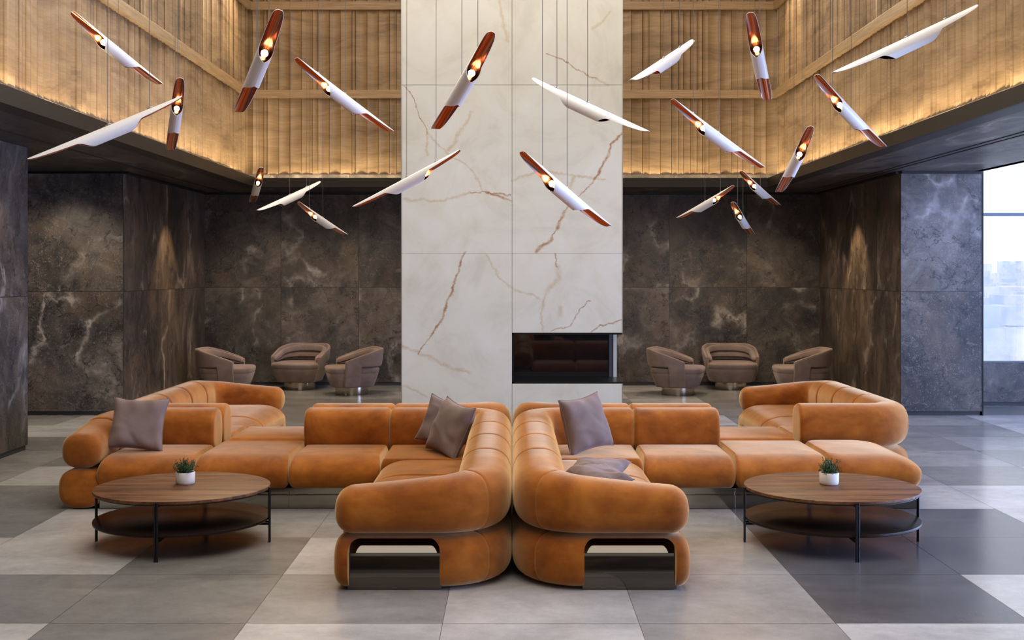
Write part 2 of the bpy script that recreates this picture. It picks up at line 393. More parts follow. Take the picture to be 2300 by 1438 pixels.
# floor: one mesh of patchwork tiles
S = 1.008; X0 = -.356; Y0 = 6.236
TM = {}
def row(j, s, c0):  # string of tones starting at column c0
    for k, ch in enumerate(s): TM[(c0 + k, j)] = 'LMKD'.index(ch)
row(-1, 'LLLKLLMLLL', -5); row(0, 'KKKKMLMDLL', -5); row(1, 'LLLKLMMDDM', -5); row(2, 'KKLMMMMDDL', -5)
row(3, 'KKMMMMMMLLL', -5); row(4, 'MLMMMMMMMKM', -5); row(5, 'MKMMMMMMMMK', -5); row(6, 'KMKMMKMMMKM', -5)
row(7, 'LMMMMMKKLKK', -5); row(8, 'LKKMMMKLKKM', -5); row(9, 'MLKKKMMKKKL', -5); row(10, 'KLKKMMMLKKK', -5); row(11, 'KKKMMMLMKKK', -5)
rng = random.Random(3); fb = MB(); g = .0015
for j in range(-9, 14):
    for i in range(-12, 10):
        x = X0 + i * S; y = Y0 + j * S
        if x < -9.5 or x > 9.2: continue
        tone = TM.get((i, j), rng.choice([0, 1, 1, 2, 2]))
        fb.add([(x + g, y + g, 0), (x + S - g, y + g, 0), (x + S - g, y + S - g, 0), (x + g, y + S - g, 0)], [(0, 1, 2, 3)], tone)
fb.box(-10, 9.6, -3.2, 19.8, -.12, -.002, 4)
struct('floor', fb, M_FL + [M_GROUT], recalc=False)

def wallbox(name, x0, x1, y0, y1, z0, z1, m): return struct(name, MB().box(x0, x1, y0, y1, z0, z1), m)
wallbox('wall_back', -5.3, 5.3, 19.35, 19.6, .05, ZC, M_ST_BACK)
wallbox('wall_left_recess', -5.3, -4.89, 15.3, 19.35, .05, ZC, M_ST_SIDE)
wallbox('wall_left_slab', -9.3, -4.892, 15.29, 15.6, .05, ZC, M_ST_SLAB)
wallbox('wall_left_near', -5.3, -4.92, -3, 12.36, .05, ZC, M_ST_LEFT)
wallbox('wall_left_corridor', -9.5, -9.3, 12, 15.6, 0, ZC, M_ST_LEFT)
wallbox('wall_left_corridor_front', -9.3, -5.3, 12.1, 12.3, 0, ZC, M_ST_SLAB)
wallbox('wall_right_recess', 4.89, 5.3, 15.3, 19.35, .05, ZC, M_ST_SIDE)
wallbox('wall_right_slab', 4.892, 5.91, 15.29, 16.6, .05, ZC, M_ST_RIGHT)
wallbox('wall_right_sill', 5.91, 9.2, 16.40, 16.65, .05, .581, M_ST_RIGHT)
for nm, b in (('baseboard_back', (-4.9, 4.9, 19.36, 19.5)), ('baseboard_left_recess', (-5.2, -4.905, 15.55, 19.35)), ('baseboard_left_slab', (-9.2, -4.91, 15.31, 15.5)),
              ('baseboard_left_near', (-5.2, -4.935, -3, 12.34)), ('baseboard_right_recess', (4.905, 5.2, 16.55, 19.35)),
              ('baseboard_right_slab', (4.91, 5.89, 15.31, 16.5)), ('baseboard_right_sill', (5.91, 9.2, 16.415, 16.6))):
    struct(nm, MB().box(b[0], b[1], b[2], b[3], 0, .05), M_BASEB)
struct('trim_1', MB().box(5.91, 5.925, 15.285, 16.41, 0, ZC), M_BLACKM)   # black edge profile of the slab by the window
# recess ceilings (left, back, right) around the atrium opening, with shadow joints and grooves
cb = MB(); BX = 3.96
cb.box(-9.4, -BX, -3, 19.6, ZC, ZC + .2); cb.box(-BX, BX, 18.27, 19.6, ZC, ZC + .2); cb.box(BX, 5.91, -3, 19.6, ZC, ZC + .2)
struct('ceiling', cb, M_ST_CEIL)
gb = MB()
for x in (-4.55, 4.62, 4.72): gb.box(x - .012, x + .012, -3, 19.3, ZC - .006, ZC + .002)
struct('trim_2', gb, M_BLACK)
struct('trim_3', MB().box(-4.89, 4.89, 19.28, 19.35, ZC - .035, ZC), M_BLACK)
struct('trim_4', MB().box(4.83, 4.892, 15.3, 19.3, ZC - .03, ZC).box(-4.892, -4.83, 15.3, 19.3, ZC - .03, ZC).box(4.89, 5.91, 15.25, 15.29, ZC - .03, ZC).box(-9, -4.89, 15.25, 15.29, ZC - .03, ZC), M_BLACK)
# dark beam with a ledge that hides the cove light
bb = MB(); ZB = 3.208
bb.box(-3.83, -3.81, -3, 18.14, ZC - .0, ZB); bb.box(3.81, 3.83, -3, 18.14, ZC, ZB); bb.box(-3.83, 3.83, 18.12, 18.14, ZC, ZB)
bb.box(-BX - .05, -3.83, -3, 18.3, ZC - .001, ZC + .06); bb.box(3.83, BX + .05, -3, 18.3, ZC - .001, ZC + .06); bb.box(-3.83, 3.83, 18.14, 18.3, ZC - .001, ZC + .06)
struct('trim_5', bb, M_BEAM)
# slatted wood walls of the atrium
ZT = 7.0
def slats(length, seed, wide=(.17, .17, .18, .17, .10, .08, .17, .055, .17)):
    """profile along the run: list of (s, depth) with irregular boards, each slightly hollow, and dark gaps"""
    r = random.Random(seed); s = 0; pts = []
    while s < length:
        wd = r.choice(wide); n = 6; base = r.uniform(0, .022); hol = r.uniform(.012, .034)
        for k in range(n + 1):
            u = k / n; pts.append((s + .003 + (wd - .006) * u, base + hol * (1 - (2 * u - 1) ** 2)))
        pts.append((s + wd - .003, .07)); pts.append((s + wd + .003, .07)); s += wd
    return pts
def slat_wall(name, fn, length, seed, **k):
    mb = MB(); pr = [p for p in slats(length, seed, **k) if p[0] <= length]
    for (z0, z1) in ((ZC + .05, ZT),):
        vs = []
        for s, d in pr: vs += [fn(s, d, z0), fn(s, d, z1)]
        mb.add(vs, [(2 * i, 2 * i + 2, 2 * i + 3, 2 * i + 1) for i in range(len(pr) - 1)])
    return struct(name, mb, M_OAK, recalc=False, smooth=True, auto=50)
slat_wall('wall_atrium_back', lambda s, d, z: (-4.08 + s, 18.27 + d, z), 8.16, 1)
slat_wall('wall_atrium_left', lambda s, d, z: (-3.96 - d, 18.36 - s, z), 21.2, 2, wide=(.17, .13, .10, .17, .06, .12, .09))
slat_wall('wall_atrium_right', lambda s, d, z: (3.96 + d, 18.36 - s, z), 21.2, 3, wide=(.17, .13, .10, .17, .06, .12, .09))
rb = MB()
for z0, z1 in ((4.418, 4.535), (5.745, 5.862)):
    rb.box(-3.96, 3.96, 18.225, 18.3, z0, z1); rb.box(-3.99, -3.915, -3, 18.27, z0, z1); rb.box(3.915, 3.99, -3, 18.27, z0, z1)
struct('trim_6', rb, M_RAIL, bevel=.004)
wallbox('ceiling_atrium', -4.3, 4.3, -3, 18.5, ZT, ZT + .1, simple('ceiling_white', (.6, .57, .53), .8))
wallbox('wall_front_upper', -4.1, 4.1, -3.3, -3.0, 0, ZT, M_ST_SLAB)
wallbox('wall_front_left', -9.4, -4.1, -3.3, -3.0, 0, ZC, M_ST_SLAB)
# glazed bay on the right
wallbox('ceiling_bay', 5.91, 9.3, -3, 16.7, 5.4, 5.6, simple('bay_ceiling', (.55, .56, .58), .8))
wallbox('wall_bay_fascia', 5.80, 5.91, -3, 16.6, ZC - .0, 5.4, M_BEAM)
wallbox('wall_front_right', 4.1, 9.3, -3.3, -3.0, 0, 5.5, M_ST_SLAB)
def window(name, frame, pane):
    o = struct(name, frame, M_FRAME); p_ = mesh_obj('pane', pane, M_PANE, parent=o, recalc=False); return o
fb = MB()
for z0, z1 in ((.581, .60), (2.562, 2.604), (5.34, 5.4)): fb.box(5.925, 9.2, 16.42, 16.50, z0, z1)
for x in (7.6, 9.1): fb.box(x - .03, x + .03, 16.42, 16.50, .6, 5.34)
window('window_1', fb, MB().add([(5.925, 16.46, .6), (9.2, 16.46, .6), (9.2, 16.46, 5.34), (5.925, 16.46, 5.34)], [(0, 1, 2, 3)]))
fb = MB()
for z0, z1 in ((0, .10), (2.562, 2.604), (5.34, 5.4)): fb.box(9.14, 9.22, -3, 16.42, z0, z1)
for k in range(8): fb.box(9.14, 9.22, -3 + k * 2.77, -2.94 + k * 2.77, .10, 5.34)
window('window_2', fb, MB().add([(9.18, -3, .1), (9.18, 16.4, .1), (9.18, 16.4, 5.34), (9.18, -3, 5.34)], [(0, 1, 2, 3)]))
# the hazy city far below
cbm = MB(); r = random.Random(11)
for k in range(2600):
    yy = 480 * (9 ** r.random()); xx = yy * r.uniform(.22, .9)
    wx = r.uniform(10, 34) * (1 + yy / 2500); wy = r.uniform(10, 30) * (1 + yy / 2500); hh = r.choice([14, 18, 25, 30, 40, 55]) * r.uniform(.7, 1.2)
    if r.random() < .05 and yy > 1500: hh += 45
    zb = -75; cbm.box(xx, xx + wx, yy, yy + wy, zb, zb + hh)
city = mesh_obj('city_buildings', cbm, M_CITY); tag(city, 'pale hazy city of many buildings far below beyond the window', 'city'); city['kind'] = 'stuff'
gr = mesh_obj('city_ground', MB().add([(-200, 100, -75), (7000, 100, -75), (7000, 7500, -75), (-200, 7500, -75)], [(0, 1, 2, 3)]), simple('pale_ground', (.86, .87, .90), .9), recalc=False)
gr['kind'] = 'structure'; gr.name = 'ground'

# ------------------------------------------------------------------ marble column with the corner fireplace
CW = 1.293; CY = 14.25; CD = 1.0; FZ0, FZ1 = .496, 1.09; GY = 15.0
col = thing('marble_fireplace_column', (0, CY + .5, 0), 'tall white marble column with brown veins and a black corner fireplace in its right side', 'column')
co_ = (0, CY + .5, 0)
def slab(x0, x1, z0, z1, y1=CY + CD):
    return MB().box(x0 + .0025, x1 - .0025, CY, y1, z0 + .002, z1 - .002)
zz = [0.0, 2.024, 3.996, 5.968, ZT]
for a, b in zip(zz[:-1], zz[1:]):
    mesh_obj('marble_slab', slab(-CW, 0, a, b), M_MARB, col, co_, bevel=.002)
    if a == 0:
        mesh_obj('marble_slab', slab(0, CW, 0, FZ0), M_MARB, col, co_, bevel=.002)
        mesh_obj('marble_slab', slab(0, CW, FZ1, b), M_MARB, col, co_, bevel=.002)
    else: mesh_obj('marble_slab', slab(0, CW, a, b), M_MARB, col, co_, bevel=.002)
core = MB().box(-CW + .01, -.001, CY + .006, CY + CD - .006, 0, ZT).box(-.001, CW - .01, CY + .006, CY + CD - .006, 0, FZ0 - .01).box(-.001, CW - .01, CY + .006, CY + CD - .006, FZ1 + .01, ZT)
mesh_obj('column_core', core, M_JOINT, col, co_)
fp = mesh_obj('firebox', MB().box(0, CW, GY + .02, CY + CD, FZ0, FZ1).box(.0, .022, CY + .005, GY, FZ0, FZ1).box(.0, CW - .005, CY + .005, GY + .02, FZ0, FZ0 + .018).box(.0, CW - .005, CY + .005, GY + .02, FZ1 - .02, FZ1), M_BLACKM, col, co_)
mesh_obj('fire_glass', MB().box(.03, CW - .11, GY, GY + .015, FZ0 + .02, FZ1 - .02), M_GLASSB, fp, (0, 0, 0) if False else co_)
mesh_obj('glass_post', MB().box(CW - .10, CW - .045, GY - .01, GY + .02, FZ0, FZ1), simple('blue_grey_metal', (.10, .11, .14), .35, .5), fp, co_)
mesh_obj('corner_trim', MB().box(CW - .045, CW - .003, GY - .02, CY + CD, FZ0, FZ1), M_MARB, fp, co_)
mesh_obj('edge_strip', MB().box(CW - .003, CW + .006, CY - .002, CY + .012, 0, FZ0).box(CW - .003, CW + .006, CY - .002, CY + .012, FZ1, ZT).box(-CW - .006, -CW + .003, CY - .002, CY + .012, 0, ZT), simple('edge_aluminium', (.45, .43, .42), .35, .8), col, co_)

# ================================================================== SOFAS
def sse(a, n):  # superellipse point
    c, s = cos(a), sin(a)
    return (abs(c) ** (2 / n)) * (1 if c >= 0 else -1), (abs(s) ** (2 / n)) * (1 if s >= 0 else -1)
NS = 56
def path_points(ctrl, rad, step=.04):
    """polyline with rounded corners -> dense list of points (x,y) and cumulative length"""
    out = [Vector(ctrl[0])]
    for i in range(1, len(ctrl) - 1):
        p = Vector(ctrl[i]); a = (Vector(ctrl[i - 1]) - p).normalized(); b = (Vector(ctrl[i + 1]) - p).normalized()
        c = p + (a + b) * rad; k = 14
        s0 = p + a * rad - c; s1 = p + b * rad - c
        for j in range(k + 1):
            th = (pi / 2) * j / k; out.append(c + s0 * cos(th) + s1 * sin(th))
    out.append(Vector(ctrl[-1]))
    L = [0]
    for a, b in zip(out[:-1], out[1:]): L.append(L[-1] + (b - a).length)
    return out, L
def samp(path, s):
    pts, L = path; s = max(0, min(L[-1], s))
    for i in range(len(L) - 1):
        if s <= L[i + 1] or i == len(L) - 2:
            f = (s - L[i]) / max(1e-9, L[i + 1] - L[i]); p = pts[i].lerp(pts[i + 1], f)
            break
    def at(q):
        q = max(0, min(L[-1], q))
        for i in range(len(L) - 1):
            if q <= L[i + 1] or i == len(L) - 2:
                return pts[i].lerp(pts[i + 1], (q - L[i]) / max(1e-9, L[i + 1] - L[i]))
    t = (at(s + .01) - at(s - .01)).normalized()
    return p, t
def sweep(path, s0, s1, prof, e0, e1, grooves=()):
    """prof(s)->(half width, z0, z1, exponent). e0/e1: rounding radius of the ends"""
    st = []
    def ends(r, sgn, base):
        k = 7 if r > .03 else 4
        return [(base + sgn * r * (1 - sin(pi / 2 * j / k)), r * (1 - cos(pi / 2 * j / k))) for j in range(k + 1)]
    A = ends(e0, 1, s0); B = ends(e1, -1, s1)
    st += A
    n = max(2, int((s1 - e1 - s0 - e0) / .035)); mid = [s0 + e0 + (s1 - e1 - s0 - e0) * k / n for k in range(1, n)]
    extra = []
    for gq in grooves:
        for dq, dd in ((-.010, 0), (-.004, .002), (0, .0055), (.004, .002), (.010, 0)): extra.append((gq + dq, dd))
    mid = [(m, 0) for m in mid if all(abs(m - gq) > .014 for gq in grooves)] + extra
    st += sorted(mid); st += B[::-1]
    # A starts at flat cap: order so inset decreases
    A2 = [(s0 + e0 * (1 - sin(pi / 2 * j / (len(A) - 1))), e0 * (1 - cos(pi / 2 * j / (len(A) - 1)))) for j in range(len(A))][::-1]
    B2 = [(s1 - e1 * (1 - sin(pi / 2 * j / (len(B) - 1))), e1 * (1 - cos(pi / 2 * j / (len(B) - 1)))) for j in range(len(B))]
    # A2: from s0+e0 (inset e0)?  recompute explicit quarter circles
    kA = len(A) - 1; kB = len(B) - 1
    A2 = [(s0 + e0 * (1 - cos(pi / 2 * j / kA)), e0 * (1 - sin(pi / 2 * j / kA))) for j in range(kA + 1)]
    B2 = [(s1 - e1 * (1 - cos(pi / 2 * j / kB)), e1 * (1 - sin(pi / 2 * j / kB))) for j in range(kB + 1)][::-1]
    st = A2 + sorted(mid) + B2
    rings = []
    for s, ins in st:
        p, t = samp(path, s); nx, ny = -t.y, t.x; hw, z0, z1, ex = prof(s); zc = (z0 + z1) / 2; hh = (z1 - z0) / 2 - ins; hw -= ins
        ring = []
        for k in range(NS):
            cx_, cz = sse(2 * pi * k / NS, ex); ring.append((p.x + nx * cx_ * hw, p.y + ny * cx_ * hw, zc + cz * hh))
        rings.append(ring)
    # soft domed caps
    mb = MB()
    def dome(ring, p, t, sg, bulge):
        out = []
        cz = sum(q[2] for q in ring) / len(ring); cxx = sum(q[0] for q in ring) / len(ring); cyy = sum(q[1] for q in ring) / len(ring)
        for f in (.75, .5, .25, .06):
            out.append([(cxx + (q[0] - cxx) * f + t.x * sg * bulge * (1 - f * f), cyy + (q[1] - cyy) * f + t.y * sg * bulge * (1 - f * f), cz + (q[2] - cz) * f) for q in ring])
        return out
    p, t = samp(path, s0); a = dome(rings[0], p, t, -1, .008 if e0 > .03 else 0)[::-1]
    p, t = samp(path, s1); b = dome(rings[-1], p, t, 1, .008 if e1 > .03 else 0)
    return mb.rings(a + rings + b)

def cushion(x0, x1, y0, y1, z0, z1, rad, zr=None, rc=.05, dome=.012):
    """rad = rounding (left, right, front, back) of the upper edges; pill-shaped faces"""
    rl, rr, rf, rb = rad; H = z1 - z0; zm = z0 + H * .42
    rings = []
    def ring(il, ir, i_f, ib, z, scale=1):
        a0, a1, b0, b1 = x0 + il, x1 - ir, y0 + i_f, y1 - ib; cx_, cy_ = (a0 + a1) / 2, (b0 + b1) / 2; c = max(.008, min(rc, (a1 - a0) / 2.2, (b1 - b0) / 2.2))
        pts = []
        for (px, py, st) in ((a1 - c, b1 - c, 0), (a0 + c, b1 - c, 1), (a0 + c, b0 + c, 2), (a1 - c, b0 + c, 3)):
            for k in range(7):
                th = pi / 2 * (st + k / 6); pts.append((px + c * cos(th), py + c * sin(th)))
        res = []
        # add intermediate points on straight edges
        P = pts + [pts[0]]
        for i in range(len(pts)):
            res.append(P[i])
            if (i + 1) % 7 == 0:
                for q in range(1, 8): res.append((P[i][0] + (P[i + 1][0] - P[i][0]) * q / 8, P[i][1] + (P[i + 1][1] - P[i][1]) * q / 8))
        return [(cx_ + (x - cx_) * scale, cy_ + (y - cy_) * scale, z) for x, y in res]
    lo = [(1 - cos(t), sin(t)) for t in [pi / 2 * (1 - j / 6) for j in range(7)]]
    for c_, s_ in lo:   # below the bulge
        f = .42 * c_
        rings.append(ring(min(rl, .05) * c_, min(rr, .05) * c_, rf * f * .6, rb * f * .6, zm - (zm - z0) * s_))
    for j in range(1, 13):
        t = pi / 2 * j / 12; c_ = 1 - cos(t)
        rings.append(ring(rl * c_, rr * c_, rf * c_, rb * c_, zm + (z1 - zm) * sin(t)))
    for s_ in (.85, .68, .5, .32, .15, .03):
        rings.append(ring(rl, rr, rf, rb, z1 + dome * (1 - s_ ** 2), s_))
    return MB().rings(rings)

def hprof(L, lo_end=None, hi_end=None):
    """height along a roll that sinks to a lower arm at one end"""
    def f(s):
        z1 = .68; z0 = .300; hw = .1674; ex = 2.5
        for e in (lo_end, hi_end):
            if e is None: continue
            pos, a, b = e  # end position, distances where it is arm / full back
            d = abs(s - pos); k = 0 if d < a else 1 if d > b else (d - a) / (b - a); k = .65 * k + .35 * k * k * (3 - 2 * k)
            z1 = min(z1, .572 + (.68 - .572) * k); hw = min(hw, .150 + .0174 * k)
        return hw, z0 + .004, z1, ex
    return f
def low_prof(s): return .1670, .004, .303, 2.7

def add_rolls(root, off, sx, ctrl, cuts, ends, lo=None, hi=None, grooves=(), name='backrest', arm_idx=(), rad=.255):
    path = path_points(ctrl, rad); L = path[1][-1]
    if lo: lo = (0, *lo)
    if hi: hi = (L, *hi)
    pf = hprof(L, lo, hi); cc = [0] + [c if c > 0 else L + c for c in cuts] + [L]
    gg = [q if q > 0 else L + q for q in grooves]
    for i, (a, b) in enumerate(zip(cc[:-1], cc[1:])):
        e0 = ends[0] if i == 0 else .030; e1 = ends[1] if i == len(cc) - 2 else .030
        mb = sweep(path, a + (.001 if i else 0), b - .001, pf, e0, e1, [q for q in gg if a < q < b])
        if sx < 0: mb.mirror()
        mesh_obj('armrest' if i in arm_idx else 'backrest', mb, M_OR, root, off, smooth=True, auto=60)
    return path, L
def add_low(root, off, sx, path, s0, s1, e0, e1, cut=None, grooves=()):
    mb = sweep(path, s0, s1, low_prof, e0, e1, grooves)
    if sx < 0: mb.mirror()
    o = mesh_obj('lower_body', mb, M_OR, root, off, smooth=True, auto=60)
    if cut:
        cb_ = MB()
        pts = []
        x0, x1, z1, rr = cut
        for (px, pz, st) in ((x1 - rr, z1 - rr, 0), (x0 + rr, z1 - rr, 1)):
            for k in range(9):
                th = pi / 2 * (st + k / 8); pts.append((px + rr * cos(th), pz + rr * sin(th)))
        pts += [(x0, -.1), (x1, -.1)]
        cb_.rings([[(x, 6.5, z) for x, z in pts], [(x, 7.10, z) for x, z in pts]])
        if sx < 0: cb_.mirror()
        c = mesh_obj('cutter', cb_, M_OR, root, off)
        m = o.modifiers.new('b', 'BOOLEAN'); m.operation = 'DIFFERENCE'; m.object = c; m.solver = 'EXACT'
        dg = bpy.context.evaluated_depsgraph_get(); dg.update()
        me = bpy.data.meshes.new_from_object(o.evaluated_get(dg)); o.modifiers.clear(); o.data = me
        me.polygons.foreach_set('use_smooth', [True] * len(me.polygons)); me.set_sharp_from_angle(angle=R_(35))
        bpy.data.objects.remove(c)
    return o
def seat(root, off, sx, *a, **k):
    mb = cushion(*a, **k)
    if sx < 0: mb.mirror()
    return mesh_obj('seat_cushion', mb, M_OR, root, off, smooth=True, auto=70)
def base_unit(root, off, sx, x0, x1, y0, y1, fy=None):
    """smoked-metal plinth: lower plate, recessed dark line, upper lip"""
    mb = MB().box(x0 + .0004, x1 - .0004, y0, y1, .002, .103).box(x0 + .002, x1 - .002, y0 + .02, y1 - .02, .103, .124).box(x0 + .001, x1 - .001, y0 + .004, y1 - .004, .124, .158)
    if sx < 0: mb.mirror()
    return mesh_obj('plinth', mb, M_PLINTH, root, off, bevel=.0012)
SZ0, SZ1 = .158, .395
def front_sofa(sx, label, left_arm):
    off = (sx * 1.7, 9.6, 0)
    root = thing('sectional_sofa', off, label, 'sofa')
    # L: arm end - corner - side run - corner - back row
    ctrl = [(1.01, 7.005), (.168, 7.005), (.168, 10.065), (1.70, 10.065)]
    path = path_points(ctrl, .255); L = path[1][-1]
    c1 = .842 - .255 + .2   # mid of the first corner (arc length)
    def sy(y): return .842 - 2 * .255 + .4006 + (y - 7.005)   # arc length for a y on the side run
    cuts = [sy(7.75), sy(8.45), sy(9.15), L - .70]
    add_rolls(root, off, sx, ctrl, cuts, (.10, .03), lo=(.06, 1.15), grooves=[c1], arm_idx=(0,))
    add_low(root, off, sx, path, 0.0, sy(7.75), .07, .012, cut=(.407, .925, .289, .06), grooves=[c1])
    add_low(root, off, sx, path, sy(7.752), L, .012, .03)
    # smoked metal insert in the arm front
    pr = [(6.895, .004), (6.895, .196), (6.900, .208), (6.908, .205), (6.912, .199), (6.922, .199), (6.926, .203), (6.953, .249), (6.965, .253), (7.06, .254), (7.09, .254), (7.09, .004)]
    mb = MB().rings([[(x, y, z) for y, z in pr] for x in (.40, .932)])
    if sx < 0: mb.mirror()
    mesh_obj('metal_insert', mb, M_SMOKE, root, off, smooth=True, auto=30)
    # side-run seats, front edge towards the outside
    for y0, y1 in ((7.17, 7.75), (7.75, 8.45), (8.45, 9.15)):
        seat(root, off, sx, .30, 1.0, y0 + .001, y1 - .001, SZ0, SZ1, (.03, .24, .035, .035), rc=.03)
        base_unit(root, off, sx, .335, .93, y0, y1)
    seat(root, off, sx, .30, .998, 9.152, 9.96, SZ0, SZ1, (.03, .035, .035, .03), rc=.03)
    seat(root, off, sx, 1.0, 1.698, 9.20, 9.96, SZ0, SZ1, (.035, .035, .24, .03), rc=.03)
    base_unit(root, off, sx, .95, 1.70, 9.26, 10.15)
    seat(root, off, sx, 1.70, 2.418, 9.20, 10.228, SZ0, SZ1 + .004, (.035, .035, .24, .10), rc=.03)
    base_unit(root, off, sx, 1.70, 2.42, 9.26, 10.20)
    if left_arm:
        seat(root, off, sx, 2.42, 3.15, 9.20, 9.96, SZ0, SZ1, (.035, .05, .24, .03), rc=.03)
        base_unit(root, off, sx, 2.42, 3.14, 9.26, 10.15)
        ctrl = [(2.43, 10.065), (3.285, 10.065), (3.285, 9.215)]
        p2 = path_points(ctrl, .255); L2 = p2[1][-1]
        add_rolls(root, off, sx, ctrl, [-.52], (.03, .085), hi=(.08, .85), arm_idx=(1,))
        add_low(root, off, sx, p2, 0, L2, .02, .06)
    else:
        seat(root, off, sx, 2.42, 3.135, 9.20, 10.222, SZ0, SZ1 + .004, (.035, .24, .24, .05), rc=.12)
        base_unit(root, off, sx, 2.42, 3.10, 9.26, 10.20)
    return root
def rear_sofa(sx, label):
    off = (sx * 1.7, 10.9, 0)
    root = thing('sectional_sofa', off, label, 'sofa')
    ctrl = [(.168, 11.27), (.168, 10.401), (1.70, 10.401)]
    p1 = path_points(ctrl, .255); L = p1[1][-1]
    add_rolls(root, off, sx, ctrl, [.45, -.70], (.085, .03), lo=(.08, .75), arm_idx=(0,))
    add_low(root, off, sx, p1, 0, L, .06, .02)
    seat(root, off, sx, .31, .998, 10.51, 11.27, SZ0, SZ1, (.05, .035, .03, .24), rc=.03)
    seat(root, off, sx, 1.0, 1.698, 10.51, 11.27, SZ0, SZ1, (.035, .035, .03, .24), rc=.03)
    base_unit(root, off, sx, .335, 1.70, 10.35, 11.2)
    seat(root, off, sx, 1.70, 2.418, 10.232, 11.27, SZ0, SZ1 + .004, (.035, .035, .10, .24), rc=.03)
    base_unit(root, off, sx, 1.70, 2.42, 10.25, 11.2)
    ctrl = [(2.43, 10.401), (3.285, 10.401), (3.285, 13.05), (2.45, 13.05)]
    p2 = path_points(ctrl, .255); L2 = p2[1][-1]
    def sy(y): return .855 - 2 * .255 + .4006 + (y - 10.401)
    add_rolls(root, off, sx, ctrl, [sy(11.2), sy(11.87), sy(12.45)], (.03, .09), hi=(.08, 1.2), arm_idx=(3,))
    add_low(root, off, sx, p2, 0, L2, .02, .06)
    seat(root, off, sx, 2.422, 3.15, 10.51, 11.20, SZ0, SZ1, (.035, .03, .03, .035), rc=.03)
    for y0, y1 in ((11.2, 11.87), (11.87, 12.95)):
        seat(root, off, sx, 2.42, 3.15, y0 + .001, y1 - .001, SZ0, SZ1, (.24, .03, .035, .035), rc=.03)
    base_unit(root, off, sx, 2.48, 3.14, 10.3, 12.9)
    return root
front_sofa(-1, 'orange velvet sectional sofa at front left, with a rounded arm beside the single mauve pillow', True)
front_sofa(1, 'orange velvet sectional sofa at front right, its outer seat open without an arm', False)
rear_sofa(-1, 'orange velvet sectional sofa at rear left, back to back with the front left one')
rear_sofa(1, 'orange velvet sectional sofa at rear right, back to back with the front right one')

# ================================================================== PILLOWS
def pillow(loc, nrm, up, size, th, label, seed, group='mauve throw pillows on the orange sofas'):
    r = random.Random(seed); N = 30; vs = []; fs = []
    ph = [r.uniform(0, 6.28) for _ in range(6)]
    def pt(i, j, sd):
        u = -1 + 2 * i / N; v = -1 + 2 * j / N
        ex = 1 - .12 * (1 - v * v) * abs(u) ** 3; ey = 1 - .12 * (1 - u * u) * abs(v) ** 3
        x = u * ex * size / 2; y = v * ey * size / 2
        e = max(0, (1 - u ** 4) * (1 - v ** 4)); t = th / 2 * e ** .55
        # seam-side puckers and a few soft folds
        fold = .010 * sin(9 * u + ph[0] + 3 * v) * (abs(v) ** 2) * e ** .5 + .010 * sin(8 * v + ph[1] - 4 * u) * (abs(u) ** 2) * e ** .5
        fold += -.010 * math.exp(-((u * .7 + v * .7 - .5 * sin(ph[2]) + .12 * sin(5 * u)) / .09) ** 2) * max(0, min(1, (u - v) * .8 + .4)) * e + .006 * math.exp(-((u * .3 + v + .5 * sin(ph[3]) + .1 * sin(4 * u)) / .08) ** 2) * max(0, min(1, .5 - u)) * e
        return (x, y, sd * (t + (fold if sd > 0 else fold * .5)) + .018 * sin(2.2 * u + ph[4]) * sin(1.7 * v + ph[5]))
    idx = {}
    for sd in (1, -1):
        for i in range(N + 1):
            for j in range(N + 1):
                edge = i in (0, N) or j in (0, N)
                if edge and sd < 0: idx[(i, j, -1)] = idx[(i, j, 1)]; continue
                idx[(i, j, sd)] = len(vs); vs.append(pt(i, j, sd))
        for i in range(N):
            for j in range(N):
                q = (idx[(i, j, sd)], idx[(i + 1, j, sd)], idx[(i + 1, j + 1, sd)], idx[(i, j + 1, sd)]); fs.append(q if sd > 0 else q[::-1])
    o = mesh_obj('throw_pillow', MB().add(vs, fs), M_MV, smooth=True, auto=0, recalc=False)
    n = Vector(nrm).normalized(); u_ = Vector(up); u_ = (u_ - n * u_.dot(n)).normalized(); x_ = u_.cross(n)
    o.matrix_world = Matrix.Translation(loc) @ Matrix((x_, u_, n)).transposed().to_4x4()
    # piping along the rim is a part
    rim = [(i, 0) for i in range(N)] + [(N, j) for j in range(N)] + [(i, N) for i in range(N, 0, -1)] + [(0, j) for j in range(N, 0, -1)]
    pts = [Vector(vs[idx[(i, j, 1)]]) for i, j in rim]; pts.append(pts[0])
    mesh_obj('piping', MB().tube(pts, .0035, 6), M_MV, o, smooth=True)
    return tag(o, label, 'pillow', group)
PILLOWS = [
    ((-2.945, 9.575, .605), (.10, -1, .48), (.06, 0, 1), .44, .15, 'light mauve pillow alone beside the outer left arm of the front left sofa', 1),
    ((-.475, 9.38, .595), (-.80, -.58, .40), (.24, 0, 1), .44, .14, 'mauve pillow leaning in the corner of the left sofa, the front one of two', 2),
    ((-.54, 9.64, .60), (-.30, -.9, .38), (.30, 0, 1), .39, .11, 'mauve pillow mostly hidden behind another in the left sofa corner', 3),
    ((.57, 9.46, .625), (.62, -.78, .30), (-.14, 0, 1), .44, .16, 'dark mauve pillow standing upright in the corner of the right front sofa', 4),
    ((.57, 8.16, .475), (-.05, -.12, 1), (.35, 1, 0), .38, .12, 'lighter pillow lying flat on the right sofa seat, behind the darker lying one', 5),
    ((.545, 7.74, .49), (-.05, -.20, .97), (-.5, 1, .1), .34, .13, 'darker pillow lying just behind the front arm of the right sofa', 6),
]
for p_ in PILLOWS: pillow(*p_)

